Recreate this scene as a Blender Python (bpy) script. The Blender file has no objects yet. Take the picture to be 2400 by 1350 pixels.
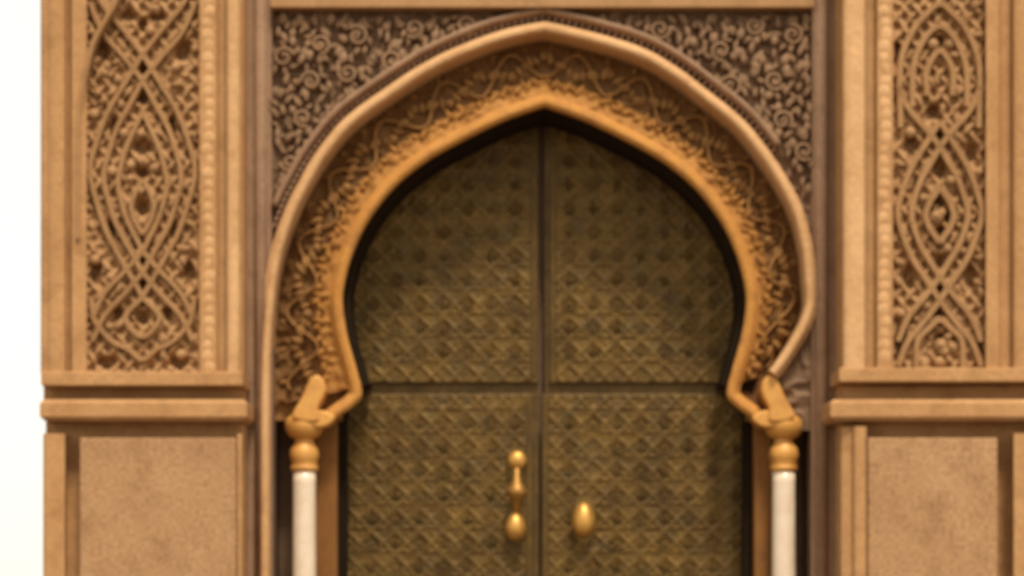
import bpy, math, random
import numpy as np
from mathutils import Vector

random.seed(7)
rng = np.random.default_rng(11)
SC = bpy.context.scene
COL = SC.collection

# ------------------------------------------------------------------ camera, sky, sun, exposure
S = 0.0025            # metres per photograph pixel on the wall plane y = 0
D = 14.0              # camera distance from the wall plane
CZ = 1.6              # eye height above the pavement
ZB = 1.74             # height of the lower picture edge on the wall plane
AX = 1276.0           # axis of the arch, in photograph pixels

cam_d = bpy.data.cameras.new('camera')
cam = bpy.data.objects.new('camera', cam_d)
COL.objects.link(cam)
cam.location = (0, -D, CZ)
cam.rotation_euler = (math.radians(90), 0, 0)
cam_d.sensor_width = 36.0
cam_d.lens = 36.0 * D / (2400 * S)
cam_d.shift_y = (ZB + 675 * S - CZ) / (2400 * S)
cam_d.clip_end = 5000
cam_d.dof.use_dof = True
cam_d.dof.focus_distance = 4.0
cam_d.dof.aperture_fstop = 6.8
SC.camera = cam

SUN_EL, SUN_AZ = math.radians(60), math.radians(14)     # azimuth measured from the camera side towards the right
w = bpy.data.worlds.new('World')
SC.world = w
w.use_nodes = True
nt = w.node_tree
bg = nt.nodes['Background']
sky = nt.nodes.new('ShaderNodeTexSky')
sky.sky_type = 'NISHITA'
sky.sun_disc = False
sky.sun_elevation = SUN_EL
sky.sun_rotation = math.radians(180) - SUN_AZ
sky.dust_density = 1.5
sky.air_density = 1.0
sky.ozone_density = 0.4
# thin bright cloud cover over the whole dome
cloud = nt.nodes.new('ShaderNodeMix'); cloud.data_type = 'RGBA'
cloud.inputs[0].default_value = 0.85
cloud.inputs[7].default_value = (6.4, 6.1, 5.2, 1)
nt.links.new(sky.outputs[0], cloud.inputs[6])
nt.links.new(cloud.outputs[2], bg.inputs[0])
bg.inputs[1].default_value = 0.12

sd = bpy.data.lights.new('sun', 'SUN')
sd.energy = 2.5
sd.angle = math.radians(12)
sd.color = (1.0, 0.90, 0.74)
sun = bpy.data.objects.new('sun', sd)
COL.objects.link(sun)
dirv = Vector((-math.sin(SUN_AZ) * math.cos(SUN_EL), math.cos(SUN_AZ) * math.cos(SUN_EL), -math.sin(SUN_EL)))
sun.rotation_euler = dirv.to_track_quat('-Z', 'Y').to_euler()
sun.location = (4, -12, 20)

vs = SC.view_settings
vs.view_transform = 'Standard'
vs.look = 'None'
vs.exposure = 0.66
vs.gamma = 1.0
vs.use_curve_mapping = False

# ------------------------------------------------------------------ helpers
def W(px, py, y=0.0):
    """A point of the photograph on the plane at depth y."""
    k = (D + y) / D
    return Vector(((px - 1200) * S * k, y, CZ + (ZB + (1350 - py) * S - CZ) * k))

def link(name, me, parent=None, mat=None):
    o = bpy.data.objects.new(name, me)
    COL.objects.link(o)
    if parent: o.parent = parent
    if mat and me and not me.materials: me.materials.append(mat)
    return o

def thing(name, label, cat, group=None, loc=None):
    o = bpy.data.objects.new(name, None)
    COL.objects.link(o)
    o['label'] = label; o['category'] = cat
    if group: o['group'] = group
    return o

def base_at(root, p):
    """Put the empty at the base of its thing, children staying where they are."""
    root.location = p
    for ch in list(COL.objects):
        if ch.parent == root:
            ch.location = ch.location - Vector(p)

class MB:
    def __init__(s): s.v = []; s.f = []
    def add(s, vs_, fs):
        n = len(s.v); s.v += [tuple(v) for v in vs_]; s.f += [tuple(i + n for i in f) for f in fs]
    def box(s, x0, x1, y0, y1, z0, z1):
        s.add([(x0,y0,z0),(x1,y0,z0),(x1,y1,z0),(x0,y1,z0),(x0,y0,z1),(x1,y0,z1),(x1,y1,z1),(x0,y1,z1)],
              [(0,1,5,4),(1,2,6,5),(2,3,7,6),(3,0,4,7),(4,5,6,7),(3,2,1,0)])
    def pbox(s, px0, px1, py0, py1, y0, y1):
        """Box whose front face fills the given photograph rectangle (py0 is the upper edge)."""
        a = W(px0, py1, y0); b = W(px1, py0, y0)
        s.box(a.x, b.x, y0, y1, a.z, b.z)
    def sweep(s, path, prof, closed_prof=True, caps=True):
        """path: 3D points in a plane y=const; prof: (offset along in-plane normal, depth offset)."""
        n = len(path); m = len(prof); vsx = []
        for i, p in enumerate(path):
            a = path[max(i - 1, 0)]; b = path[min(i + 1, n - 1)]
            t = Vector((b.x - a.x, 0, b.z - a.z)); t.normalize()
            nn = Vector((-t.z, 0, t.x))
            for (o, d) in prof:
                q = p + nn * o; q.y += d; vsx.append(q)
        fs = []
        mm = m if closed_prof else m - 1
        for i in range(n - 1):
            for j in range(mm):
                j2 = (j + 1) % m
                fs.append((i*m+j, (i+1)*m+j, (i+1)*m+j2, i*m+j2))
        if caps and closed_prof:
            fs.append(tuple(range(m))); fs.append(tuple((n-1)*m + j for j in reversed(range(m))))
        s.add(vsx, fs)
    def lathe(s, prof, cx, cy, seg=28):
        vsx = []
        for (r, z) in prof:
            for k in range(seg):
                a = 2*math.pi*k/seg; vsx.append((cx + r*math.cos(a), cy + r*math.sin(a), z))
        fs = []
        for i in range(len(prof)-1):
            for k in range(seg):
                k2 = (k+1) % seg
                fs.append((i*seg+k, i*seg+k2, (i+1)*seg+k2, (i+1)*seg+k))
        fs.append(tuple(reversed(range(seg)))); fs.append(tuple((len(prof)-1)*seg + k for k in range(seg)))
        s.add(vsx, fs)
    def mesh(s, name, smooth=False, mat=None):
        me = bpy.data.meshes.new(name)
        me.from_pydata(s.v, [], s.f); me.update()
        import bmesh
        b = bmesh.new(); b.from_mesh(me); bmesh.ops.recalc_face_normals(b, faces=b.faces); b.to_mesh(me); b.free()
        if smooth:
            for p in me.polygons: p.use_smooth = True
        if mat: me.materials.append(mat)
        return me
    def build(s, name, mat, parent=None, smooth=False, bevel=0.0):
        o = link(name, s.mesh(name, smooth, mat), parent)
        if bevel:
            m = o.modifiers.new('edge', 'BEVEL'); m.width = bevel; m.segments = 2; m.limit_method = 'ANGLE'; m.angle_limit = math.radians(40)
        return o

def roll_prof(half, rise, n=9, back=0.03):
    """Half-round section: half width, rise towards the viewer."""
    p = [(-half, back)]
    for i in range(n):
        a = math.pi * i / (n - 1)
        p.append((-half * math.cos(a), -rise * math.sin(a)))
    p.append((half, back))
    return p

def flat_prof(half, rise, back=0.03, ch=0.004):
    return [(-half, back), (-half, -rise + ch), (-half + ch, -rise), (half - ch, -rise), (half, -rise + ch), (half, back)]

def catmull(pts, n):
    """Dense polyline through points, evenly spaced, n samples."""
    P = np.array(pts, float)
    P = np.vstack([2*P[0]-P[1], P, 2*P[-1]-P[-2]])
    out = []
    for i in range(1, len(P)-2):
        p0, p1, p2, p3 = P[i-1], P[i], P[i+1], P[i+2]
        for t in np.linspace(0, 1, 24, endpoint=False):
            out.append(0.5*((2*p1)+(-p0+p2)*t+(2*p0-5*p1+4*p2-p3)*t*t+(-p0+3*p1-3*p2+p3)*t**3))
    out.append(P[-2])
    out = np.array(out)
    d = np.r_[0, np.cumsum(np.linalg.norm(np.diff(out, axis=0), axis=1))]
    u = np.linspace(0, d[-1], n)
    return np.stack([np.interp(u, d, out[:,0]), np.interp(u, d, out[:,1])], 1)

def vnoise(x, y, scale, seed):
    r = np.random.default_rng(seed); T = r.random((128, 128))
    x = x/scale + 1000; y = y/scale + 1000
    xi = np.floor(x).astype(int); yi = np.floor(y).astype(int); fx = x-xi; fy = y-yi
    fx = fx*fx*(3-2*fx); fy = fy*fy*(3-2*fy)
    a = T[xi%128, yi%128]; b = T[(xi+1)%128, yi%128]; c = T[xi%128, (yi+1)%128]; d = T[(xi+1)%128, (yi+1)%128]
    return a*(1-fx)*(1-fy)+b*fx*(1-fy)+c*(1-fx)*fy+d*fx*fy

def relief(x, y, seed=1, sc=26):
    """Height 0..1 of a dense worm-like carved ground."""
    wx = x + 14*(vnoise(x, y, 40, seed+5)-.5); wy = y + 14*(vnoise(x, y, 40, seed+6)-.5)
    n = vnoise(wx, wy, sc, seed)
    r = 1-np.abs(2*n-1)*1.9
    return np.clip(r, 0, 1)*0.8 + 0.2*vnoise(x, y, 9, seed+9)

# ------------------------------------------------------------------ materials
def mat(name, c1, c2, rough=0.8, metal=0.0, nscale=3.0, bump=0.25, bscale=60.0, spec=0.3, stain=None, stain_amt=0.5, speck=0.0):
    m = bpy.data.materials.new(name); m.use_nodes = True
    t = m.node_tree; N = t.nodes; L = t.links
    b = N['Principled BSDF']
    g = N.new('ShaderNodeNewGeometry')
    n1 = N.new('ShaderNodeTexNoise'); n1.inputs['Scale'].default_value = nscale; n1.inputs['Detail'].default_value = 8; n1.inputs['Roughness'].default_value = 0.65
    L.new(g.outputs['Position'], n1.inputs['Vector'])
    r = N.new('ShaderNodeValToRGB'); r.color_ramp.elements[0].position = 0.32; r.color_ramp.elements[1].position = 0.68
    r.color_ramp.elements[0].color = (*c1, 1); r.color_ramp.elements[1].color = (*c2, 1)
    L.new(n1.outputs['Fac'], r.inputs[0]); out = r.outputs[0]
    if stain:
        n3 = N.new('ShaderNodeTexNoise'); n3.inputs['Scale'].default_value = nscale*3.1; n3.inputs['Detail'].default_value = 6
        L.new(g.outputs['Position'], n3.inputs['Vector'])
        mr = N.new('ShaderNodeMapRange'); mr.inputs[1].default_value = 0.5; mr.inputs[2].default_value = 0.72; mr.inputs[4].default_value = stain_amt
        L.new(n3.outputs['Fac'], mr.inputs[0])
        mx = N.new('ShaderNodeMix'); mx.data_type = 'RGBA'
        L.new(mr.outputs[0], mx.inputs[0]); L.new(out, mx.inputs[6]); mx.inputs[7].default_value = (*stain, 1)
        out = mx.outputs[2]
    if speck:
        n4 = N.new('ShaderNodeTexNoise'); n4.inputs['Scale'].default_value = 45; n4.inputs['Detail'].default_value = 4
        L.new(g.outputs['Position'], n4.inputs['Vector'])
        mr4 = N.new('ShaderNodeMapRange'); mr4.inputs[1].default_value = 0.3; mr4.inputs[2].default_value = 0.7; mr4.inputs[3].default_value = 1-speck; mr4.inputs[4].default_value = 1+speck
        L.new(n4.outputs['Fac'], mr4.inputs[0])
        vm = N.new('ShaderNodeVectorMath'); vm.operation = 'SCALE'
        L.new(out, vm.inputs[0]); L.new(mr4.outputs[0], vm.inputs['Scale'])
        out = vm.outputs[0]
    L.new(out, b.inputs['Base Color'])
    b.inputs['Roughness'].default_value = rough; b.inputs['Metallic'].default_value = metal
    b.inputs['Specular IOR Level'].default_value = spec
    n2 = N.new('ShaderNodeTexNoise'); n2.inputs['Scale'].default_value = bscale; n2.inputs['Detail'].default_value = 6
    L.new(g.outputs['Position'], n2.inputs['Vector'])
    bp = N.new('ShaderNodeBump'); bp.inputs['Strength'].default_value = bump; bp.inputs['Distance'].default_value = 0.01
    L.new(n2.outputs['Fac'], bp.inputs['Height']); L.new(bp.outputs[0], b.inputs['Normal'])
    return m

M = {}
M['stucco'] = mat('honey stucco', (0.375,0.192,0.074), (0.48,0.262,0.112), stain=(0.27,0.13,0.048), stain_amt=0.5, speck=0.12)
M['carved'] = mat('carved tan stucco', (0.33,0.178,0.075), (0.41,0.228,0.10), stain=(0.25,0.13,0.052), stain_amt=0.5, speck=0.1)
M['mauve'] = mat('weathered mauve brown stucco', (0.225,0.130,0.068), (0.30,0.178,0.098), stain=(0.18,0.106,0.06), stain_amt=0.5, speck=0.12)
M['taupe'] = mat('brown taupe stucco', (0.25,0.145,0.083), (0.32,0.195,0.118), stain=(0.19,0.105,0.06), stain_amt=0.5, speck=0.12)
M['roll'] = mat('pale honey stucco', (0.51,0.285,0.125), (0.62,0.37,0.18), stain=(0.38,0.19,0.075), stain_amt=0.5, speck=0.1)
M['ring_shade'] = mat('dark brown shaded ground', (0.135,0.06,0.016), (0.20,0.092,0.027), stain=(0.09,0.038,0.012), stain_amt=0.6, speck=0.12)  # recess shade behind the arch carving put into this darker colour
M['mauve_shade'] = mat('dull mauve shaded ground', (0.175,0.100,0.055), (0.23,0.135,0.077), stain=(0.14,0.083,0.05), stain_amt=0.6, speck=0.12)  # spandrel recesses darkened in the colour to stand for shade
M['band'] = mat('deep ochre glow band', (0.32,0.14,0.03), (0.41,0.19,0.046), stain=(0.22,0.09,0.02), stain_amt=0.6, speck=0.12)  # orange glow near the arch's inner edge put into the colour
M['jamb'] = mat('brown ochre jamb plaster', (0.17,0.066,0.013), (0.23,0.095,0.022), stain=(0.12,0.05,0.012), stain_amt=0.5, speck=0.1)  # orange of light bouncing between the jambs put into the base colour
M['panel'] = mat('plain plaster', (0.34,0.182,0.083), (0.415,0.235,0.114), nscale=2.2, stain=(0.27,0.138,0.06), stain_amt=0.7, speck=0.28, bump=0.35)
M['ochre'] = mat('ochre bounce glow stucco', (0.42,0.18,0.035), (0.50,0.235,0.055), stain=(0.30,0.13,0.04), stain_amt=0.6, speck=0.12)  # warm bounce light on the inner edge put into the colour
M['ring'] = mat('brown ochre carved stucco', (0.235,0.112,0.03), (0.315,0.155,0.048), stain=(0.22,0.095,0.026), stain_amt=0.6, speck=0.12)
M['gilt'] = mat('gilded stucco', (0.56,0.26,0.05), (0.66,0.34,0.09), rough=0.5, metal=0.15, spec=0.5, stain=(0.34,0.13,0.025), stain_amt=0.5, bump=0.12)
M['marble'] = mat('cream marble', (0.66,0.51,0.37), (0.77,0.64,0.50), rough=0.22, spec=0.5, nscale=5, bump=0.02, stain=(0.50,0.32,0.17), stain_amt=0.25)
M['bronze'] = mat('dark bronze', (0.075,0.042,0.013), (0.145,0.086,0.028), rough=0.5, metal=0.55, nscale=6, bump=0.3, bscale=40, stain=(0.07,0.046,0.022), stain_amt=0.6, speck=0.2)
M['bronze_hi'] = mat('rubbed bronze', (0.084,0.046,0.011), (0.165,0.093,0.021), rough=0.52, metal=0.4, nscale=4, bump=0.4, bscale=60, stain=(0.07,0.048,0.021), stain_amt=0.6, speck=0.2)
M['brass'] = mat('brass', (0.52,0.27,0.06), (0.62,0.34,0.09), rough=0.45, metal=0.6, nscale=14, bump=0.05, stain=(0.3,0.14,0.03), stain_amt=0.4)
M['dull_brass'] = mat('dull brass', (0.30,0.15,0.035), (0.40,0.21,0.055), rough=0.5, metal=0.5, nscale=14, bump=0.1)
M['old_brass'] = mat('tarnished brass', (0.15,0.09,0.025), (0.22,0.135,0.04), rough=0.45, metal=0.7, nscale=14, bump=0.1)
M['reveal_shade'] = mat('black reveal shade', (0.012,0.007,0.003), (0.02,0.011,0.005), rough=0.85, nscale=8, spec=0.08)  # stands in for the black shade inside the reveal
M['paving'] = mat('warm stone paving', (0.15,0.105,0.066), (0.21,0.15,0.10), nscale=1.2, stain=(0.11,0.078,0.05), stain_amt=0.5)

# ------------------------------------------------------------------ the setting: ground, platform and steps
ZP = 0.95
mb = MB(); mb.add([(-2500,-2500,0),(2500,-2500,0),(2500,2500,0),(-2500,2500,0)], [(0,1,2,3)])
o = mb.build('ground', M['paving']); o['kind'] = 'structure'
mb = MB(); mb.box(-3.4, 4.6, -1.9, 5.0, 0.004, ZP)
o = mb.build('platform', M['paving'], bevel=0.012); o['kind'] = 'structure'
mb = MB()
for i in range(5):
    h = ZP*(5-i)/6.0
    mb.box(-3.4, 4.6, -1.9-0.34*(i+1)+0.002, -1.9-0.34*i, 0.004, h)
o = mb.build('steps', M['paving'], bevel=0.01); o['kind'] = 'structure'
PYF = 1350 + (ZB-ZP)/S          # photograph row of the platform at y = 0

def pyz(z, y=0.0):
    k = (D+y)/D
    return 1350 - (((z-CZ)/k) + CZ - ZB)/S

# ------------------------------------------------------------------ arch outlines (photograph pixels, half widths from the axis)
inner_half = [(0,247),(28,256),(100,282),(190,326),(280,377),(357,441),(417,520),(453,597),(471,664),(475,713),(465,783),(445,856),(431,906)]
outer_half_l = [(0,70),(87,88),(176,119),(268,162),(354,217),(454,290),(520,369),(557,431),(591,499),(622,589),(638,674),(646,760),(651,850),(653,955)]
outer_half_r = [(0,70),(120,98),(224,131),(300,174),(369,226),(451,293),(507,360),(558,437),(591,507),(611,589),(618,660),(620,712),(610,752),(594,785),(570,825),(549,856),(533,876)]
NH = 110
def half(pts, sgn, n=NH):
    c = catmull(pts, n); return np.stack([AX + sgn*c[:,0], c[:,1]], 1)
IN = np.vstack([half(inner_half, -1)[::-1], half(inner_half, 1)[1:]])
OUT = np.vstack([half(outer_half_l, -1)[::-1], half(outer_half_r, 1)[1:]])
NT = len(IN)

def off_path(P, d):
    """Polyline moved sideways by d pixels (positive = away from the opening)."""
    T = np.gradient(P, axis=0); T /= np.linalg.norm(T, axis=1)[:,None]
    N_ = np.stack([T[:,1], -T[:,0]], 1)
    Q = P + d*N_
    return Q
def P3(P, y): return [W(p[0], p[1], y) for p in P]
def resamp(P, n):
    d = np.r_[0, np.cumsum(np.linalg.norm(np.diff(P, axis=0), axis=1))]; u = np.linspace(0, d[-1], n)
    return np.stack([np.interp(u, d, P[:,0]), np.interp(u, d, P[:,1])], 1)

# ------------------------------------------------------------------ ornament pieces shared by all carved surfaces (unit: 1 = piece length)
def leaf_mesh(name, bend=0.0, wid=0.3, rise=0.28, groove=True, st=7):
    mb = MB(); vsx = []
    for i in range(st):
        t = i/(st-1)
        wd = wid*(math.sin(math.pi*min(1, t**0.8))**0.8)*(1-0.15*t) + 0.004
        cx = t; cz = bend*t*t
        sl = 2*bend*t; nl = math.hypot(1, sl); nx, nz = -sl/nl, 1/nl
        hh = rise*(math.sin(math.pi*(0.12+0.8*t))**0.7)
        for (u, h) in ((-1, -0.3), (-0.8, 0.55), (-0.35, 1.0), (0, 0.62 if groove else 1.1), (0.35, 1.0), (0.8, 0.55), (1, -0.3)):
            vsx.append((cx+nx*u*wd, -h*hh if h > 0 else 0.9, cz+nz*u*wd))
    fs = []
    for i in range(st-1):
        for j in range(6):
            fs.append((i*7+j, (i+1)*7+j, (i+1)*7+j+1, i*7+j+1))
    mb.add(vsx, fs)
    return mb.mesh(name, True)
def rosette_mesh(name, petals=8, rise=0.25):
    mb = MB(); vsx = [(0, -rise*1.25, 0)]; n = petals*3
    for ring, (r, h) in enumerate(((0.16, 1.1), (0.22, 0.55), (0.40, 0.95), (0.5, -0.4))):
        for k in range(n):
            a = 2*math.pi*k/n
            f = 1.0 if k % 3 else (0.80 if ring >= 2 else 1.0)
            hh = h if k % 3 else h*(0.5 if ring >= 1 else 1)
            vsx.append((r*f*math.cos(a), -rise*hh if h > 0 else 0.9, r*f*math.sin(a)))
    fs = [(0, 1+k, 1+(k+1) % n) for k in range(n)]
    for q in range(3):
        for k in range(n):
            k2 = (k+1) % n
            fs.append((1+q*n+k, 1+(q+1)*n+k, 1+(q+1)*n+k2, 1+q*n+k2))
    mb.add(vsx, fs); return mb.mesh(name, True)
def bud_mesh(name, rise=0.4):
    mb = MB(); vsx = [(0, -rise, 0)]; n = 12
    for (r, h) in ((0.24, 0.86), (0.42, 0.5), (0.5, 0.0), (0.5, -2.2)):
        for k in range(n):
            a = 2*math.pi*k/n; vsx.append((r*math.cos(a), -rise*h, r*math.sin(a)))
    fs = [(0, 1+k, 1+(k+1) % n) for k in range(n)]
    for q in range(3):
        for k in range(n):
            k2 = (k+1) % n
            fs.append((1+q*n+k, 1+(q+1)*n+k, 1+(q+1)*n+k2, 1+q*n+k2))
    mb.add(vsx, fs); return mb.mesh(name, True)

_cache = {}
def piece(kind, m):
    key = (kind, m.name)
    if key not in _cache:
        me = {'leaf': lambda: leaf_mesh('leaf'), 'curl': lambda: leaf_mesh('curl', 0.45, 0.26), 'curl_b': lambda: leaf_mesh('curl_b', -0.45, 0.26),
              'fat': lambda: leaf_mesh('fat', 0.0, 0.42, 0.3), 'rosette': lambda: rosette_mesh('rosette'), 'bud': lambda: bud_mesh('bud')}[kind]()
        me.materials.append(m); _cache[key] = me
    return _cache[key]

def put(kind, name, m, parent, px, py, y, length_px, ang, depth=1.0):
    """Ornament piece with its root at (px, py); ang in picture degrees, 0 = right, 90 = up."""
    o = bpy.data.objects.new(name, piece(kind, m)); COL.objects.link(o)
    o.parent = parent
    o.location = W(px, py, y); L_ = length_px*S
    o.scale = (L_, L_*depth, L_)
    o.rotation_euler = (random.uniform(-.06,.06), -math.radians(ang), random.uniform(-.08,.08))
    return o

def strap(name, pts, y, m, parent, half_px=8, rise=0.022, n=None, spline=True, back=0.09):
    P = np.array(pts, float)
    if spline: P = catmull(pts, n or max(8, 6*len(pts)))
    hw = half_px*S
    prof = [(-hw, back), (-hw, -rise*0.75), (-hw*0.55, -rise), (-hw*0.2, -rise*0.82), (hw*0.2, -rise*0.82), (hw*0.55, -rise), (hw, -rise*0.75), (hw, back)]
    mb = MB(); mb.sweep(P3(P, y), prof)
    return mb.build(name, m, parent, smooth=False)

def scroll(cx, cy, r, d, a0, y, m, parent, half_px=4.5, rise=0.022, turns=1.35):
    pts = []
    for i in range(26):
        t = i/25; a = a0 + d*t*turns*2*math.pi; rr = r*(1-0.72*t)
        pts.append((cx+rr*math.cos(a), cy-rr*math.sin(a)))
    mb = MB(); mb.sweep(P3(pts, y), roll_prof(half_px*S, rise, 5, 0.08))
    return mb.build('vine_scroll', m, parent, smooth=True)

def grid_mesh(X, Y, H, y0, amp, name, m, parent, keep=None, smooth=True):
    ny, nx = X.shape
    vsx = []
    y0 = np.broadcast_to(y0, X.shape)
    for j in range(ny):
        for i in range(nx):
            vsx.append(W(X[j,i], Y[j,i], y0[j,i] - amp*H[j,i]))
    fs = [(j*nx+i, (j+1)*nx+i, (j+1)*nx+i+1, j*nx+i+1) for j in range(ny-1) for i in range(nx-1) if keep is None or keep[j,i]]
    mb = MB(); mb.v = [tuple(v) for v in vsx]; mb.f = fs
    me = bpy.data.meshes.new(name); me.from_pydata(mb.v, [], mb.f); me.update()
    me.polygons.foreach_set('use_smooth', [smooth]*len(me.polygons))
    me.materials.append(m)
    return link(name, me, parent)

# ------------------------------------------------------------------ portal wall
PT = -560                         # top of the building in photograph rows
wall = thing('portal_wall', 'mauve brown carved stucco wall framing the horseshoe arch in a square border', 'wall')
mb = MB()
z0, z1 = ZP, W(0, PT, 0).z
xa, xb = W(96,0,0).x, W(2560,0,0).x
mb.box(xa+0.03, W(638,0,.26).x, 0.26, 3.0, z0, z1)
mb.box(W(1902,0,.26).x, xb, 0.26, 3.0, z0, z1)
mb.box(W(638,0,.26).x+0.002, W(1902,0,.26).x-0.002, 0.62, 3.0, z0, z1)
mb.box(W(500,0,.0).x, W(637,0,0.0).x, 0.0, 0.258, z0, z1)
mb.box(W(1903,0,.0).x, W(2060,0,0.0).x, 0.0, 0.258, z0, z1)
mb.box(W(637,0,0).x+0.002, W(1903,0,0).x-0.002, 0.0, 0.618, W(0,22,0).z, z1)
mb.build('masonry', M['taupe'], wall, bevel=0.006)
# square border: two uprights and a lintel band
b_ = 0.05
mb = MB(); mb.sweep([W(611,PT,0), W(611,PYF,0)], roll_prof(15*S, b_, 7))
mb.build('border_moulding', M['taupe'], wall, smooth=True)
mb = MB(); mb.sweep([W(1924,PT,0), W(1924,PYF,0)], roll_prof(17*S, b_, 7))
mb.build('border_moulding', M['taupe'], wall, smooth=True)
mb = MB(); mb.sweep([W(637,9,0), W(1905,9,0)], flat_prof(15*S, 0.07))
mb.build('border_moulding', M['carved'], wall)
mb = MB(); mb.sweep([W(637,-14,0), W(1905,-14,0)], roll_prof(7*S, 0.05, 7))
mb.build('border_moulding', M['carved'], wall, smooth=True)

def inside_out(x, y, margin=0.0):
    """True where (x, y) lies inside the outer arch line grown by margin pixels."""
    Pp = off_path(OUT, margin)
    poly = np.vstack([Pp, [[Pp[-1,0], 3000],[Pp[0,0], 3000]]])
    res = np.zeros(np.shape(x), bool); x = np.asarray(x, float); y = np.asarray(y, float)
    j = len(poly)-1
    for i in range(len(poly)):
        xi, yi = poly[i]; xj, yj = poly[j]
        if yi != yj:
            c = ((yi > y) != (yj > y)) & (x < (xj-xi)*(y-yi)/(yj-yi)+xi)
            res ^= c
        j = i
    return res

# carved ground of the spandrels
gx = np.arange(634, 1910, 4.0); gy = np.arange(20, 1010, 4.0)
X, Y = np.meshgrid(gx, gy)
H = relief(X, Y, 21, 24)
ins = inside_out(X, Y, -6)
keepv = ~ins
kp = keepv[:-1,:-1] & keepv[1:,:-1] & keepv[:-1,1:] & keepv[1:,1:]
left = X[:-1,:-1] < AX
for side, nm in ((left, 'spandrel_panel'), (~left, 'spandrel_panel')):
    sp = grid_mesh(X, Y, H, 0.06, 0.04, nm, M['mauve_shade'], wall, keep=kp & side)
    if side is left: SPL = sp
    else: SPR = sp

# scrolling vines and leaves on the spandrels
centres = []
tries = 0
while tries < 9000:
    tries += 1
    x = random.uniform(664, 1886); y = random.uniform(60, 560)
    if inside_out(np.array([x]), np.array([y]), 56)[0]: continue
    if all((x-a)**2+(y-b)**2 > 84**2 for a, b in centres): centres.append((x, y))
leafpos = []
for (x, y) in centres:
    par = SPL if x < AX else SPR
    d = random.choice((-1, 1)); a0 = random.uniform(0, 6.28); r = random.uniform(21, 27)
    scroll(x, y, r, d, a0, 0.0, M['mauve'], par, 5, 0.026)
    put(random.choice(('rosette','bud')), 'rosette', M['mauve'], par, x, y, 0.0, random.uniform(15, 20), random.uniform(0, 90), 0.9)
    for k in range(5):
        a = a0 + k*1.256 + random.uniform(-.15,.15)
        rr = r*1.02
        lx, ly = x+rr*math.cos(a), y-rr*math.sin(a)
        L_ = random.uniform(20, 29); dr = math.degrees(a)+d*random.uniform(35, 70)
        ex, ey = lx+L_*math.cos(math.radians(dr)), ly-L_*math.sin(math.radians(dr))
        if inside_out(np.array([ex]), np.array([ey]), 44)[0] or not (640 < ex < 1903 and 30 < ey < 900): continue
        leafpos.append((ex, ey))
        put(random.choice(('leaf','curl','curl_b','fat')), 'leaf', M['mauve'], par, lx, ly, 0.002, L_, dr, 1.0)
tries = 0; nfill = 0
while tries < 14000 and nfill < 420:
    tries += 1
    x = random.uniform(650, 1896); y = random.uniform(45, 620)
    if inside_out(np.array([x]), np.array([y]), 46)[0]: continue
    if any((x-a)**2+(y-b)**2 < 16**2 for a, b in leafpos) or any((x-a)**2+(y-b)**2 < 31**2 for a, b in centres): continue
    leafpos.append((x, y)); nfill += 1
    put(random.choice(('leaf','fat','curl','curl_b')), 'leaf', M['mauve'], SPL if x < AX else SPR, x, y+12, 0.002, random.uniform(22, 34), random.uniform(55, 125), 1.0)

# ------------------------------------------------------------------ horseshoe arch
arch = thing('horseshoe_arch', 'pointed horseshoe arch with ochre carved face over the bronze doors', 'arch')
MAINR = np.vstack([[[AX-653, yy] for yy in np.linspace(PYF, 965, 24)], OUT])
mb = MB(); mb.sweep(P3(MAINR, -0.005), [(-10*S, 0.22), (-10*S, -0.045), (-8*S, -0.06), (-3*S, -0.07), (4*S, -0.07), (8*S, -0.064), (10*S, -0.05), (11*S, -0.03), (15*S, -0.026), (18*S, -0.02), (19*S, 0.05)])
mb.build('outer_moulding', M['roll'], arch, smooth=False)
# thin secondary line and hatched strip outside the main roll
sl0, sl1 = 28, len(OUT)-52
Q = off_path(OUT, 44)[sl0:sl1]
Q = Q[(Q[:,0] > 640) & (Q[:,0] < 1902)]
mb = MB(); mb.sweep(P3(Q, 0.0), roll_prof(9*S, 0.045, 7)); mb.build('outer_fillet', M['taupe'], arch, smooth=True)
Q2 = resamp(off_path(OUT, 29)[sl0:sl1], 100)
Q2 = Q2[(Q2[:,0] > 640) & (Q2[:,0] < 1902)]
for i in range(len(Q2)):
    put('leaf', 'bead', M['taupe'], arch, Q2[i,0]-5, Q2[i,1]+7, 0.0, 17, 55, 0.9)
# the carved face
nv = 34
tt = np.linspace(0, 1, 520)
ui = np.linspace(0, 1, NT)
INf = np.stack([np.interp(tt, ui, IN[:,0]), np.interp(tt, ui, IN[:,1])], 1)
OUTf = np.stack([np.interp(tt, ui, OUT[:,0]), np.interp(tt, ui, OUT[:,1])], 1)
vv = np.linspace(0.0, 1.0, nv)
X = INf[:,0][None,:]*(1-vv[:,None]) + OUTf[:,0][None,:]*vv[:,None]
Y = INf[:,1][None,:]*(1-vv[:,None]) + OUTf[:,1][None,:]*vv[:,None]
H = relief(X, Y, 51, 22)
def ring_y(v): return 0.055 + 0.15*np.asarray(v)**0.9
RY = np.repeat(ring_y(vv)[:,None], X.shape[1], 1); kb = 12
face = grid_mesh(X[kb:], Y[kb:], H[kb:], RY[kb:], 0.035, 'carved_face', M['ring_shade'], arch)
band = grid_mesh(X[:kb+1], Y[:kb+1], H[:kb+1], RY[:kb+1]-.004, 0.028, 'glow_band', M['band'], arch)  # inner zone coloured warmer to carry the glow
def ringpt(t, v):
    i = np.array([np.interp(t, ui, IN[:,0]), np.interp(t, ui, IN[:,1])]); o_ = np.array([np.interp(t, ui, OUT[:,0]), np.interp(t, ui, OUT[:,1])])
    return i*(1-v)+o_*v
def ringang(t):
    a = ringpt(max(t-.004,0), .5); b = ringpt(min(t+.004,1), .5)
    return math.degrees(math.atan2(-(b[1]-a[1]), b[0]-a[0]))
FY = 0.14
ROFF = 0.04
NW = 27
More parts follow.
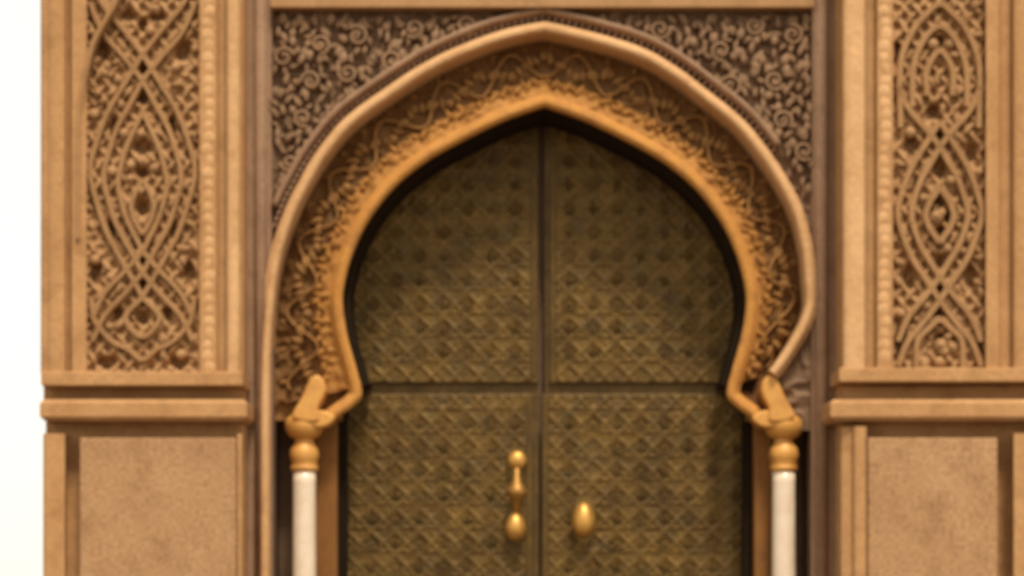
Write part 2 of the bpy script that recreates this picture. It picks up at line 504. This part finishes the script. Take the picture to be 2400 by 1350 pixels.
pts = [ringpt(t, 0.57+0.19*math.sin(t*NW*math.pi)) for t in np.linspace(0.012, 0.988, 400)]
vv_ = [0.57+0.19*math.sin(t*NW*math.pi) for t in np.linspace(0.012, 0.988, 400)]
mb = MB(); mb.sweep([W(q[0], q[1], float(ring_y(v_))-ROFF) for q, v_ in zip(pts, vv_)], roll_prof(3.6*S, 0.02, 5, 0.06)); mb.build('running_vine', M['ring'], face, smooth=True)
for k in range(NW):
    t = (k+0.5)/NW; sgn = 1 if k % 2 == 0 else -1
    ta = ringang(t)
    c = ringpt(t, 0.57-0.08*sgn)
    put('rosette', 'rosette', M['ring'], face, c[0], c[1], float(ring_y(0.57-0.08*sgn))-ROFF, 26, random.uniform(0, 90), 0.9)
    for dt, da in ((-0.011, 150), (0.011, 30), (-0.006, 110), (0.006, 70)):
        c = ringpt(min(max(t+dt,0),1), 0.57+0.02*sgn)
        put(random.choice(('leaf','curl','curl_b')), 'leaf', M['ring'], face, c[0], c[1], float(ring_y(0.57+0.02*sgn))-ROFF, random.uniform(25, 34), ta-sgn*da, 0.9)
random.seed(31)
for k in range(64):
    t = 0.015 + 0.97*(k+0.5)/64
    for v, L_, da in ((0.26, 27, 40), (0.30, 25, 130), (0.86, 24, -90)):
        if v > .5 and k % 2: continue
        q = ringpt(t, v)
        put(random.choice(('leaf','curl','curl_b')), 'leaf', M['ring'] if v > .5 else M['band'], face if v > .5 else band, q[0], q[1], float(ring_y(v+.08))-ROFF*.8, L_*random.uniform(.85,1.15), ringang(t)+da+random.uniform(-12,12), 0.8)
# inner roll and soffit
mb = MB()
foot = [(430,922),(436,937),(456,955),(484,975),(512,996)]
INX = np.vstack([[[AX-a, b] for a, b in foot][::-1], IN[1:-1], [[AX+a, b] for a, b in foot]])
INX = np.vstack([catmull(np.vstack([INX[:18]]), 60), INX[18:-18], catmull(np.vstack([INX[-18:]]), 60)])
Q = off_path(INX, 15)
mb.sweep(P3(Q, 0.02), [(-17*S, 0.05), (-17*S, 0.004), (-15*S, -0.008), (-8*S, -0.018), (2*S, -0.012), (7*S, 0.002), (8*S, 0.018), (14*S, 0.03), (15*S, 0.20)])
mb.build('inner_moulding', M['ochre'], arch, smooth=False)
mb = MB()
Pf = P3(off_path(IN, 5), 0.06); Pb = P3(off_path(IN, 5), 0.06)
vsx = []
for p in Pf:
    vsx.append((p.x, 0.045, p.z)); vsx.append((p.x, 0.14, p.z))
mb.add(vsx, [(2*i, 2*i+1, 2*i+3, 2*i+2) for i in range(len(Pf)-1)])
mb.build('soffit', M['ring'], arch, smooth=True)
# near-black lining along the arch; the reveal's shade is put into its colour
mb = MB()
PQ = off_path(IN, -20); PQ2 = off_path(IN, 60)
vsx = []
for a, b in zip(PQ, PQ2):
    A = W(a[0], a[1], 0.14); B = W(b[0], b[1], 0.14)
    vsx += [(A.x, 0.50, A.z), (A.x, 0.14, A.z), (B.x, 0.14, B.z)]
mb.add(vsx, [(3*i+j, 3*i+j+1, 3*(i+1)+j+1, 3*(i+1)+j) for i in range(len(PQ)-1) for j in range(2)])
mb.build('shaded_reveal', M['reveal_shade'], arch, smooth=True)
for (x0, x1) in ((770, 812), (1744, 1790)):  # same shade continued as dark strips down beside the door
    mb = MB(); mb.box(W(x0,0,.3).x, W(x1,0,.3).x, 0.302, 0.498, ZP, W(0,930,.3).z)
    mb.build('shaded_reveal', M['reveal_shade'], arch)

# ------------------------------------------------------------------ imposts, columns, jambs
def support(sgn, colx, label):
    """sgn -1: the side where everything mirrors to the left of the axis."""
    root = thing('engaged_column', label, 'column', 'columns carrying the arch')
    def mx(dx): return colx + sgn*dx            # dx > 0 points away from the opening
    cy = 0.09
    c = W(colx, 1200, cy - 0.07)
    k = (D+cy)/D
    x = c.x
    def z(py): return W(colx, py, cy-0.07).z
    r = 27*S
    mb = MB()
    mb.lathe([(r*1.02, z(1104)), (r, z(1130)), (r*1.04, z(1350)), (r*1.05, ZP+0.30)][::-1], x, cy, 32)
    mb.build('shaft', M['marble'], root, smooth=True)
    mb = MB()
    mb.lathe([(r*1.9, ZP), (r*1.9, ZP+.1), (r*1.65, ZP+.11), (r*1.75, ZP+.15), (r*1.6, ZP+.2), (r*1.3, ZP+.21), (r*1.25, ZP+.26), (r*1.1, ZP+.299)], x, cy, 32)
    mb.build('base', M['marble'], root, smooth=False)
    # capital: necking ring, lower bulb, hollow, upper bulb
    mb = MB()
    prof = [(r*0.98, 1106), (r*1.18, 1100), (r*1.22, 1092), (r*0.98, 1087), (r*1.15, 1080), (r*1.3, 1066), (r*1.2, 1050), (r*0.92, 1040), (r*0.82, 1032), (r*0.95, 1024)]
    mb.lathe([(a, z(b)) for a, b in prof], x, cy, 32)
    cap = mb.build('capital', M['gilt'], root, smooth=True)
    mb = MB()
    prof = [(r*1.12, 1025), (r*1.35, 1019), (r*1.62, 1008), (r*1.70, 995), (r*1.6, 982), (r*1.3, 973), (r*0.9, 970)]
    mb.lathe([(a, z(b)) for a, b in prof], x, cy, 32)
    mb.build('cushion', M['gilt'], cap, smooth=True)
    for kk in range(10):
        a = 2*math.pi*kk/10
        o_ = bpy.data.objects.new('acanthus_leaf', piece('fat', M['gilt'])); COL.objects.link(o_); o_.parent = cap
        o_.location = (x+r*0.93*math.cos(a), cy+r*0.93*math.sin(a), z(1094))
        o_.scale = (0.075, 0.05, 0.075); o_.rotation_euler = (0, -math.pi/2, a+math.pi/2)
    return root, mx
def imposts(sgn, root, tipx, tipy, capx):
    def p(dx, py): return (tipx + sgn*dx, py)        # dx measured from the knee tip away from the opening
    def prism(poly, y0, y1, name, m, par, bev, smooth=False):
        mb = MB(); n = len(poly); P = [W(a, b, y0) for a, b in poly]
        vsx = P + [Vector((q.x, y1, q.z)) for q in P]
        mb.add(vsx, [tuple(range(n)), tuple(range(2*n-1, n-1, -1))] + [(i, (i+1) % n, n+(i+1) % n, n+i) for i in range(n)])
        o_ = mb.build(name, m, par, smooth=smooth, bevel=bev)
        if bev: o_.modifiers['edge'].segments = 4
        return o_
    def loop(pts, n=44):
        c = catmull(pts + [pts[0]], n); return [tuple(q) for q in c[:-1]]
    heart = [p(2, 905), p(8, 930), p(46, 962), p(82, 992), p(150, 992), p(135, 940), p(110, 890), p(95, 850), p(40, 850)]
    imp = prism(heart, 0.15, 0.34, 'corbel', M['ring_shade'], root, 0.0)  # back of the hollow darkened by colour for its shade
    prism(loop([p(82,915), p(86,894), p(98,880), p(112,880), p(124,896), p(140,932), p(161,978), p(104,988), p(100,955), p(90,935)]), -0.028, 0.15, 'corbel_scroll', M['gilt'], imp, 0.016)
    blk = loop([p(86,962), p(60,978), p(84,1000), p(120,1000), p(158,992), p(148,962)])
    prism(blk, -0.01, 0.15, 'corbel_foot', M['gilt'], imp, 0.014)
cl, _ = support(-1, 711, 'slender marble column with gilded capital under the left foot of the arch')
imposts(-1, cl, 846, 910, 711)
cr, _ = support(1, 1840, 'slender marble column with gilded capital under the right foot of the arch')
imposts(1, cr, 1702, 915, 1840)
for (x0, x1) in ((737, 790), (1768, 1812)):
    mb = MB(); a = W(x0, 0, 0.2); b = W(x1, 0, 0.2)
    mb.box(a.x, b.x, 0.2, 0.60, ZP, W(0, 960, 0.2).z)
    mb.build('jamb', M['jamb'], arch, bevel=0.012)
# solid back of the arch foot above each column
for (x0, x1) in ((640, 800), (1750, 1900)):
    mb = MB(); a = W(x0, 0, 0.2); b = W(x1, 0, 0.2)
    mb.box(a.x, b.x, 0.2, 0.6, W(0, 985, 0.2).z, W(0, 760, 0.2).z)
    mb.build('springer', M['ring'], arch)

# ------------------------------------------------------------------ bronze doors
DY = 0.46
def pxd(px, py, y=DY): return W(px, py, y)
def star_mesh(name, pts=8, ri=0.31, ro=0.5, rise=0.22):
    mb = MB(); n = pts*2; vsx = [(0, -rise*1.5, 0)]
    for (f, h) in ((0.42, 1.2), (0.5, 0.7), (0.94, 1.0), (1.0, -0.2)):
        for k in range(n):
            a = math.pi*k/pts; r = (ro if k % 2 == 0 else ri)*f
            vsx.append((r*math.cos(a), -rise*h, r*math.sin(a)))
    fs = [(0, 1+k, 1+(k+1) % n) for k in range(n)]
    for q in range(3):
        for k in range(n):
            k2 = (k+1) % n; fs.append((1+q*n+k, 1+(q+1)*n+k, 1+(q+1)*n+k2, 1+q*n+k2))
    mb.add(vsx, fs); return mb.mesh(name)
STAR = star_mesh('star_plate'); STAR.materials.append(M['bronze_hi'])
CROSS = star_mesh('cross_plate', 4, 0.19, 0.5, 0.2); CROSS.materials.append(M['bronze_hi'])

def door(x0, x1, meet, label, kx, bright):
    root = thing('door_leaf', label, 'door', 'leaves of the bronze double door')
    zt = pxd(0, 150).z; zb_ = ZP+0.01
    a = pxd(x0, 0); b = pxd(x1, 0)
    mb = MB(); mb.box(a.x, b.x, DY+0.03, DY+0.09, zb_, zt); mb.build('door_slab', M['bronze'], root)
    e0, e1 = (x0, x1-1) if meet > 0 else (x0+9, x1)
    mb = MB(); mb.box(pxd(e0,0).x, pxd(e1,0).x, DY, DY+0.029, pxd(0,898).z, zt-.01); mb.build('upper_field', M['bronze'], root, bevel=0.006)
    f0, f1 = (x0, x1-13) if meet > 0 else (x0-9, x1)
    mb = MB(); mb.box(pxd(f0,0).x, pxd(f1,0).x, DY, DY+0.029, zb_, pxd(0,924).z); mb.build('lower_field', M['bronze'], root, bevel=0.006)
    pf = PYF
    # stiles, rails and thin border lines
    ms = meet*1.0
    def upright(cx, hw, name='stile', rise=0.022, y0=200, y1=pf, m=M['bronze']):
        mb = MB(); mb.sweep([pxd(cx, y0), pxd(cx, y1)], flat_prof(hw*S, rise, 0.01)); mb.build(name, m, root)
    def rail(py, hw, xa_, xb_, rise=0.02, m=M['bronze']):
        mb = MB(); mb.sweep([pxd(xa_, py), pxd(xb_, py)], flat_prof(hw*S, rise, 0.01)); mb.build('rail', m, root)
    inner = x1 if meet > 0 else x0           # edge at the meeting line
    s_ = -1 if meet > 0 else 1
    eu = e1 if meet > 0 else e0; el = f1 if meet > 0 else f0
    upright(eu+s_*10, 5, rise=0.006, y1=896, m=M['bronze_hi']); upright(el+s_*10, 5, rise=0.006, y0=926, m=M['bronze_hi'])
    pass
    pass
    rail(1450, 9, x0+4, x1-4); rail(pf-40, 30, x0+4, x1-4)
    # cast ground of fine relief
    for (ya, yb, ea, eb) in ((250, 896, e0+2, e1-16) if meet > 0 else (250, 896, e0+18, e1-2), (928, 1440, f0+2, f1-16) if meet > 0 else (928, 1440, f0+18, f1-2)):
        gx = np.arange(ea, eb, 3.0); gy = np.arange(ya, yb, 3.0); X, Y = np.meshgrid(gx, gy)
        def rib(q, per, w_):
            d_ = np.abs(q/per-np.round(q/per))*per
            return np.clip(1-(d_/w_)**2, 0, 1)**.5
        xx = X-inner; yy = Y-910
        Hh = np.maximum(np.maximum(rib(xx+yy, 56, 7), rib(xx-yy, 56, 7)), np.maximum(rib(xx+10, 56, 5)*.8, rib(yy+10, 56, 5)*.8))
        Hh = np.maximum(Hh, relief(X, Y, int(x0)+ya, 13)*.55)*(0.7+.5*vnoise(X, Y, 50, ya))
        grid_mesh(X, Y, Hh, DY-0.002, 0.010, 'relief_ground', M['bronze_hi'], root)
    # lattice of star and cross plates: panel fields above and below the rail
    xs0, xs1 = (x0+14, inner-32) if meet > 0 else (inner+32, x1-14)
    st = 56.0; nx = int((xs1-xs0)//st)
    for (ya, yb) in ((262, 890), (934, 1440)):
        ny = int((yb-ya)//st)
        for j in range(ny):
            for i in range(nx):
                cx = inner+s_*(28+56*(i+.5)+(0 if s_ < 0 else 0)); cyy = 910+56*(round((ya-910)/56)+j+.5)
                # keep inside the visible arch field
                w_ = np.interp(cyy, [q[1] for q in inner_half], [q[0] for q in inner_half])
                if cyy < 906 and abs(cx-AX) > w_+8: continue
                if abs(cx-kx) < 30 and 1035 < cyy < 1275: continue
                star = (i+j) % 2 == 0
                cx += random.uniform(-1, 1); cyy += random.uniform(-1, 1)
                if not (xs0 < cx < xs1 and ya+12 < cyy < yb-12): continue
                o_ = bpy.data.objects.new('star_plate' if star else 'cross_plate', STAR if star else CROSS); COL.objects.link(o_)
                o_.parent = root; o_.location = pxd(cx, cyy, DY-0.006)
                l = 34*S*random.uniform(.9,1.08); o_.scale = (l, l*random.uniform(.5,1.0), l)
                o_.rotation_euler = (random.uniform(-.05,.05), random.choice((0, math.pi/8)), random.uniform(-.05,.05))
    # knocker
    y = DY-0.012
    brs = M['brass']; top = M['brass'] if bright else M['old_brass']
    mb = MB()
    for (pa, pb, hw) in ((1052, 1258, 23),):
        P = [pxd(kx, t, y) for t in ((1048, 1062, 1090, 1130, 1190, 1240, 1262, 1272) if bright else (1165, 1172, 1185, 1200, 1225, 1250, 1262, 1272))]
        n = len(P); hws = [6, 22, 27, 17, 17, 30, 26, 8] if bright else [8, 22, 29, 32, 33, 30, 24, 8]; vsx = []
        for p, h in zip(P, hws):
            vsx += [(p.x-h*S, y+.012, p.z), (p.x-h*S*.8, y-.006, p.z), (p.x+h*S*.8, y-.006, p.z), (p.x+h*S, y+.012, p.z)]
        mb.add(vsx, [(4*i+j, 4*i+4+j, 4*i+5+j, 4*i+1+j) for i in range(n-1) for j in range(3)])
    kn = mb.build('knocker', M['old_brass'], root, bevel=0.002)
    if bright:
        c = pxd(kx+2, 1080, y)
        mb = MB(); mb.lathe([(0.002, 0), (0.045, 0.0), (0.06, 0.02), (0.058, 0.04), (0.04, 0.058), (0.002, 0.066)], 0, 0, 20)
        me = mb.mesh('boss', True, top); o_ = link('boss', me, kn); o_.location = (c.x, y-0.004, c.z); o_.rotation_euler = (math.pi/2, 0, 0)
    # drop arm, bowed outwards
    if bright:
        mb = MB(); pts = []
        for i in range(12):
            t = i/11; p = pxd(kx+1, 1098+t*105, y); p.y = y-0.045-0.05*math.sin(math.pi*t); pts.append(p)
        vsx = []; fs = []
        for i, p in enumerate(pts):
            rr = (0.02 + 0.036*math.exp(-((i-6.0)/2.0)**2)) * (1.0 if bright else 0.6)
            for k in range(8):
                a_ = 2*math.pi*k/8; vsx.append((p.x+rr*1.1*math.cos(a_), p.y+rr*math.sin(a_), p.z))
        fs = [(i*8+k, i*8+(k+1) % 8, (i+1)*8+(k+1) % 8, (i+1)*8+k) for i in range(11) for k in range(8)]
        mb.add(vsx, fs); mb.build('drop_arm', M['dull_brass'], kn, smooth=True)
    c = pxd(kx-2, 1234 if bright else 1218, y-0.06)
    mb = MB(); rz = 0.085 if bright else 0.105; rx = 0.062 if bright else 0.07; pr = []
    for i in range(13):
        a_ = -math.pi/2+math.pi*i/12; pr.append((max(0.002, rx*math.cos(a_)*(1-0.18*math.sin(a_))), c.z+rz*math.sin(a_)))
    mb.lathe(pr, c.x, y-0.055, 24); mb.build('knob', brs, kn, smooth=True)
    return root
door(770, 1263, 1, 'left bronze door leaf with long brass knocker of boss, arm and knob', 1210, True)
door(1278, 1785, -1, 'right bronze door leaf with single oval brass knob standing out', 1370, False)

# ------------------------------------------------------------------ carved pilasters
def profile_up(root, name, m, pts, py0, py1, smooth=False):
    """Vertical extrusion of a plan section given as (px, depth)."""
    mb = MB(); n = len(pts); vsx = []
    za = W(0, py0, -0.4).z; zb_ = W(0, py1, -0.4).z if py1 < 1900 else ZP
    for (px, y) in pts:
        x = W(px, 0, y).x; vsx += [(x, y, za), (x, y, zb_)]
    mb.add(vsx, [(2*i, 2*i+1, 2*i+3, 2*i+2) for i in range(n-1)])
    return mb.build(name, m, root, smooth=smooth)
def half_round(x0, x1, y, rise, n=9):
    return [((x0+x1)/2-(x1-x0)/2*math.cos(math.pi*i/(n-1)), y-rise*math.sin(math.pi*i/(n-1))) for i in range(n)]
def stack_band(root, name, m, px0, px1, py_c, hpx, y, rise, kind='roll', ret=True):
    """Horizontal moulding across a pilaster with returns along both sides."""
    mb = MB(); prof = roll_prof(hpx*S, rise, 9, 0.03) if kind == 'roll' else flat_prof(hpx*S, rise, 0.09, 0.022 if kind == 'soft' else 0.006)
    z = W(0, py_c, y).z; xa_ = W(px0, 0, y).x; xb_ = W(px1, 0, y).x
    loop = [(xa_, -0.02), (xa_, y), (xb_, y), (xb_, -0.02)]
    n = len(prof); vsx = []
    dirs = [(-1, 0), (-1, -1), (1, -1), (1, 0)]
    for (x, yy), (dx, dy) in zip(loop, dirs):
        for (o_, d) in prof:
            e = -d      # outward projection
            vsx.append((x+dx*e, yy+dy*e, z+o_))
    mb.add(vsx, [(i*n+j, (i+1)*n+j, (i+1)*n+j+1, i*n+j+1) for i in range(3) for j in range(n-1)])
    return mb.build(name, m, root, smooth=(kind == 'roll'))

F = -0.40
# ---- left pilaster
pl = thing('carved_pilaster', 'carved pilaster at the outer corner, its panel laced with crossing diamond bands', 'pilaster', 'pilasters beside the arch')
mb = MB(); mb.box(W(100,0,F+.08).x, W(566,0,F+.08).x, F+0.17, 0.255, ZP, z1); mb.build('core', M['stucco'], pl)
profile_up(pl, 'corner_roll', M['stucco'], [(95,-.02),(95,F+.05),(100,F+.02),(112,F+.012)] + half_round(113,154,F+.005,.028) + [(157,F+.04),(163,F+.04),(166,F)], PT, 874, False)
profile_up(pl, 'frame_strip', M['stucco'], [(166.5,F+.03),(168,F-.002),(203,F-.002),(205,F+.16)], PT, 874)
profile_up(pl, 'frame_strip', M['stucco'], [(466,F+.16),(468,F-.008),(508,F-.008),(511,F+.04),(530,F+.04)], PT, 874)
profile_up(pl, 'edge_roll', M['roll'], half_round(531,563,F+.0,.034) + [(565,F+.03),(565,0.05)], PT, 874)
# ---- right pilaster
pr = thing('carved_pilaster', 'carved pilaster with small pointed arch above a diamond in its panel', 'pilaster', 'pilasters beside the arch')
mb = MB(); mb.box(W(1974,0,F+.08).x, W(2560,0,F+.08).x, F+0.17, 0.255, ZP, z1); mb.build('core', M['stucco'], pr)
profile_up(pr, 'edge_roll', M['roll'], [(1973,0.05),(1973,F+.03)] + half_round(1976,2028,F,.034), PT, 866)
profile_up(pr, 'frame_strip', M['stucco'], [(2029,F+.04),(2053,F+.04),(2056,F-.008),(2092,F-.008),(2095,F+.16)], PT, 866)
profile_up(pr, 'frame_strip', M['stucco'], [(2309,F+.16),(2311,F-.004),(2341,F-.004),(2345,F+.045),(2372,F+.045)], PT, 866)
profile_up(pr, 'corner_roll', M['stucco'], [(2373,F+.04)] + half_round(2374,2420,F,.03) + [(2430,F+.02),(2560,F+.02)], PT, 866)
# beads along the raised strips
for root, bx, ylim in ((pl, 489, 866), (pr, 2074, 858)):
    y = -30.0
    while y < ylim:
        o_ = put('bud', 'bead', M['roll'], root, bx+random.uniform(-1,1), y, F-.004, 30*random.uniform(.85,1.12), 0, 0.24)
        y += 27
# horizontal mouldings
for root, x0, x1, fy in ((pl, 98, 566, 889), (pr, 1972, 2560, 880)):
    stack_band(root, 'fillet', M['stucco'], x0+20 if root is pl else x0+12, x1-14 if root is pl else x1, fy, 16, F+.01, 0.045, 'flat')
    stack_band(root, 'cornice_moulding', M['stucco'], (x0+22) if root is pl else x0-6, x1-8 if root is pl else x1, 962, 24, F+.03, 0.055, 'soft')
    stack_band(root, 'bed_strip', M['stucco'], x0+8, x1-6 if root is pl else x1, 924, 20, F+.135, 0.008, 'flat')
# lower storeys
profile_up(pl, 'corner_strip', M['stucco'], [(101,-.02),(101,F+.03),(106,F+.0),(152,F+.0),(156,F+.168)], 1016, 9999)
profile_up(pl, 'edge_strip', M['stucco'], [(555,F+.168),(555,F+.02),(558,F-.004),(564,F-.004),(569,F+.02),(569,0.05)], 1016, 9999)
mb = MB(); a = W(187,1026,F); b = W(554,1026,F); mb.box(a.x, b.x, F, F+.168, ZP+.1, a.z); mb.build('plain_panel', M['panel'], pl, bevel=0.008)
profile_up(pr, 'edge_strip', M['stucco'], [(1972,0.05),(1972,F+.05),(1990,F+.03),(1998,F+.03)] + half_round(1999,2031,F+.01,.03)+[(2032,F+.168)], 1000, 9999)
mb = MB(); a = W(2034,1026,F); b = W(2338,1026,F); mb.box(a.x, b.x, F, F+.168, ZP+.1, a.z); mb.build('plain_panel', M['panel'], pr, bevel=0.008)
profile_up(pr, 'corner_strip', M['stucco'], [(2373,F+.168),(2376,F-.01),(2440,F-.01),(2444,F+.03),(2560,F+.03)], 1016, 9999)
# plain reveal strips between the pilasters and the border

# carved panels: ground, then bands and leaves
PY_ = F+0.055
def carved_ground(root, x0, x1, y0, y1, seed, pits=()):
    gx = np.arange(x0-2, x1+3, 2.5); gy = np.arange(y0, y1+3, 2.5)
    X, Y = np.meshgrid(gx, gy)
    ax = (x0+x1)/2
    wx = (X-ax)*1.25 + 7*(vnoise(X, Y, 45, seed)-.5); wy = Y + 9*(vnoise(X, Y, 45, seed+1)-.5)
    u = (wx+wy)/43.0; v = (wx-wy)/43.0
    du = np.abs(u-np.round(u)); dv = np.abs(v-np.round(v))
    over = (np.round(u)+np.round(v)) % 2 == 0
    bu = np.clip(1-(du/0.27)**2, 0, 1)**.5; bv = np.clip(1-(dv/0.27)**2, 0, 1)**.5
    H = np.maximum(bu*np.where(over, 1, .72), bv*np.where(over, .72, 1))
    fu = u-np.floor(u)-.5; fv = v-np.floor(v)-.5
    budm = vnoise(X, Y, 30, seed+7)
    H = np.maximum(H, 0.6*np.exp(-(fu**2+fv**2)/0.014)*(budm > .6))
    mixn = np.clip((vnoise(X, Y, 60, seed+8)-.55)*4, 0, 1)
    H = H*(1-.55*mixn) + relief(X, Y, seed+3, 20)*.55*mixn
    H = H*(0.75+0.5*vnoise(X, Y, 25, seed+4)) + .08*vnoise(X, Y, 9, seed+2)
    for (a, b, rx, ry) in pits:
        H -= 2.2*np.exp(-(((X-a)/rx)**2+((Y-b)/ry)**2)**2)
    return grid_mesh(X, Y, H, PY_+0.04, 0.04, 'carved_panel', M['carved'], root)
pitsL = [(335,345,20,16),(335,405,17,13),(335,487,14,20),(335,575,20,14),(335,610,16,12),(335,665,14,14),(335,160,13,16),(335,225,16,16),(268,300,10,22),(402,300,10,22),(262,540,10,22),(408,540,10,22),
         (300,38,14,14),(370,38,14,14),(240,120,16,24),(430,120,16,24),(226,640,13,26),(444,640,13,26),(335,745,16,16),(250,850,22,14),(420,850,22,14),(275,735,10,16),(395,735,10,16),(335,60,12,18)]
cpl = carved_ground(pl, 205, 467, -60, 873, 71, pitsL)
pitsR = [(2188,262,18,18),(2202,318,15,18),(2202,395,16,22),(2180,505,12,18),(2224,505,12,18),(2202,470,14,12),(2202,545,14,12),(2202,612,15,16),(2202,678,13,12),(2150,560,9,24),(2254,560,9,24),(2150,440,9,24),(2254,440,9,24),(2130,650,14,26),(2274,650,14,26),(2110,800,11,36),(2292,820,11,16),
         (2135,340,14,22),(2275,360,14,26),(2202,730,14,10),(2160,770,12,14),(2246,770,12,14),(2202,800,14,20),(2105,130,9,30),(2298,180,9,26),(2202,95,10,12)]
cpr = carved_ground(pr, 2094, 2311, -60, 869, 83, pitsR)
def mir(pts, ax): return [(2*ax-x, y) for x, y in pts]
SY = PY_-0.004
AXL, AXR = 335, 2202
def lz(ax, w_, ya, ym, yb, bulge=.62):
    """Ogee lozenge: two mirrored halves from apex ya over the widest row ym to the foot yb."""
    out = []
    for sg in (-1, 1):
        out.append([(ax, ya), (ax+sg*w_*.30, ya+(ym-ya)*.22), (ax+sg*w_*bulge*1.12, ya+(ym-ya)*.52), (ax+sg*w_*.97, ya+(ym-ya)*.88), (ax+sg*w_, ym),
                    (ax+sg*w_*.97, ym+(yb-ym)*.12), (ax+sg*w_*bulge*1.12, ym+(yb-ym)*.48), (ax+sg*w_*.30, ym+(yb-ym)*.78), (ax, yb)])
    return out
def cross_out(ax, w_, y0, y1):
    return [[(ax, y0), (ax+sg*w_*.35, y0+(y1-y0)*.3), (ax+sg*w_*.75, y0+(y1-y0)*.62), (ax+sg*w_, y1)] for sg in (-1, 1)]
LB = lz(AXL, 122, 128, 400, 697) + lz(AXL, 90, 190, 415, 640) + lz(AXL, 57, 262, 430, 590) + lz(AXL, 27, 420, 487, 550)
LB += cross_out(AXL, 124, 128, -60) + cross_out(AXL, 124, 190, 6)
LB += cross_out(AXL, 118, 640, 800) + cross_out(AXL, 118, 590, 745)
LB += [[(AXL-122,697),(AXL-112,752),(AXL-84,788),(AXL-62,806),(AXL-34,818),(AXL,843),(AXL+34,818),(AXL+62,806),(AXL+84,788),(AXL+112,752),(AXL+122,697)]]
LB += [[(AXL, 697), (AXL-40, 745), (AXL, 790), (AXL+40, 745), (AXL, 697)]]
LB += [[(183,560),(183,330),(190,240),(213,120),(240,60),(266,15),(290,-40)]]
RB = lz(AXR, 98, 285, 500, 705) + lz(AXR, 66, 345, 503, 650) + lz(AXR, 33, 440, 505, 570)
RB += cross_out(AXR, 98, 650, 800) + cross_out(AXR, 98, 705, 858) + cross_out(AXR, 98, 345, 200)
RB += [[(AXR-92,300),(AXR-92,150),(AXR-62,70),(AXR-28,30),(AXR,10),(AXR+28,30),(AXR+62,70),(AXR+92,150),(AXR+92,300)],
       [(AXR-64,250),(AXR-62,160),(AXR-38,95),(AXR,62),(AXR+38,95),(AXR+62,160),(AXR+64,250)],
       [(AXR-30,225),(AXR-30,165),(AXR,120),(AXR+30,165),(AXR+30,225)],
       [(AXR-55,862),(AXR-52,800),(AXR-28,772),(AXR,750),(AXR+28,772),(AXR+52,800),(AXR+55,862)]]
for pts in LB: strap('strap_band', pts, SY if pts[0][0] > 184 else F-.002, M['carved'], cpl, 5.5, 0.022)
for pts in RB: strap('strap_band', pts, SY, M['carved'], cpr, 6.5, 0.022)
def fill(par, x0, x1, y0, y1, bands, pits, n, seed):
    random.seed(seed); pos = []; B = np.vstack([catmull(b, 40) for b in bands])
    tries = 0
    while len(pos) < n and tries < 8000:
        tries += 1
        x = random.uniform(x0+8, x1-8); y = random.uniform(y0, y1-8)
        if np.min((B[:,0]-x)**2+(B[:,1]-y)**2) < 15**2: continue
        if any((x-a)**2+(y-b)**2 < 21**2 for a, b in pos): continue
        if any(((x-a)/rx)**2+((y-b)/ry)**2 < 1.3 for a, b, rx, ry in pits): continue
        pos.append((x, y)); k = random.choice(('leaf','curl','curl_b','fat','bud','rosette'))
        L_ = random.uniform(22, 31); a_ = random.uniform(0, 360)
        if k in ('bud','rosette'): put(k, 'rosette', M['carved'], par, x, y, SY, L_*.85, a_, 0.8)
        else:
            put(k, 'leaf', M['carved'], par, x-L_/2*math.cos(math.radians(a_)), y+L_/2*math.sin(math.radians(a_)), SY, L_, a_, 0.85)
fill(cpl, 205, 467, -20, 870, LB, pitsL, 36, 3)
fill(cpr, 2096, 2310, -20, 862, RB, pitsR, 36, 5)
for (x, y) in ((330,312),(332,376),(330,446),(332,520),(328,592)): put('bud', 'rosette', M['carved'], cpl, x, y, SY, 22, 0, 0.9)
for (x, y) in ((2195,507),(2205,808)): put('rosette', 'rosette', M['carved'], cpr, x, y, SY, 36, 0, 0.9)
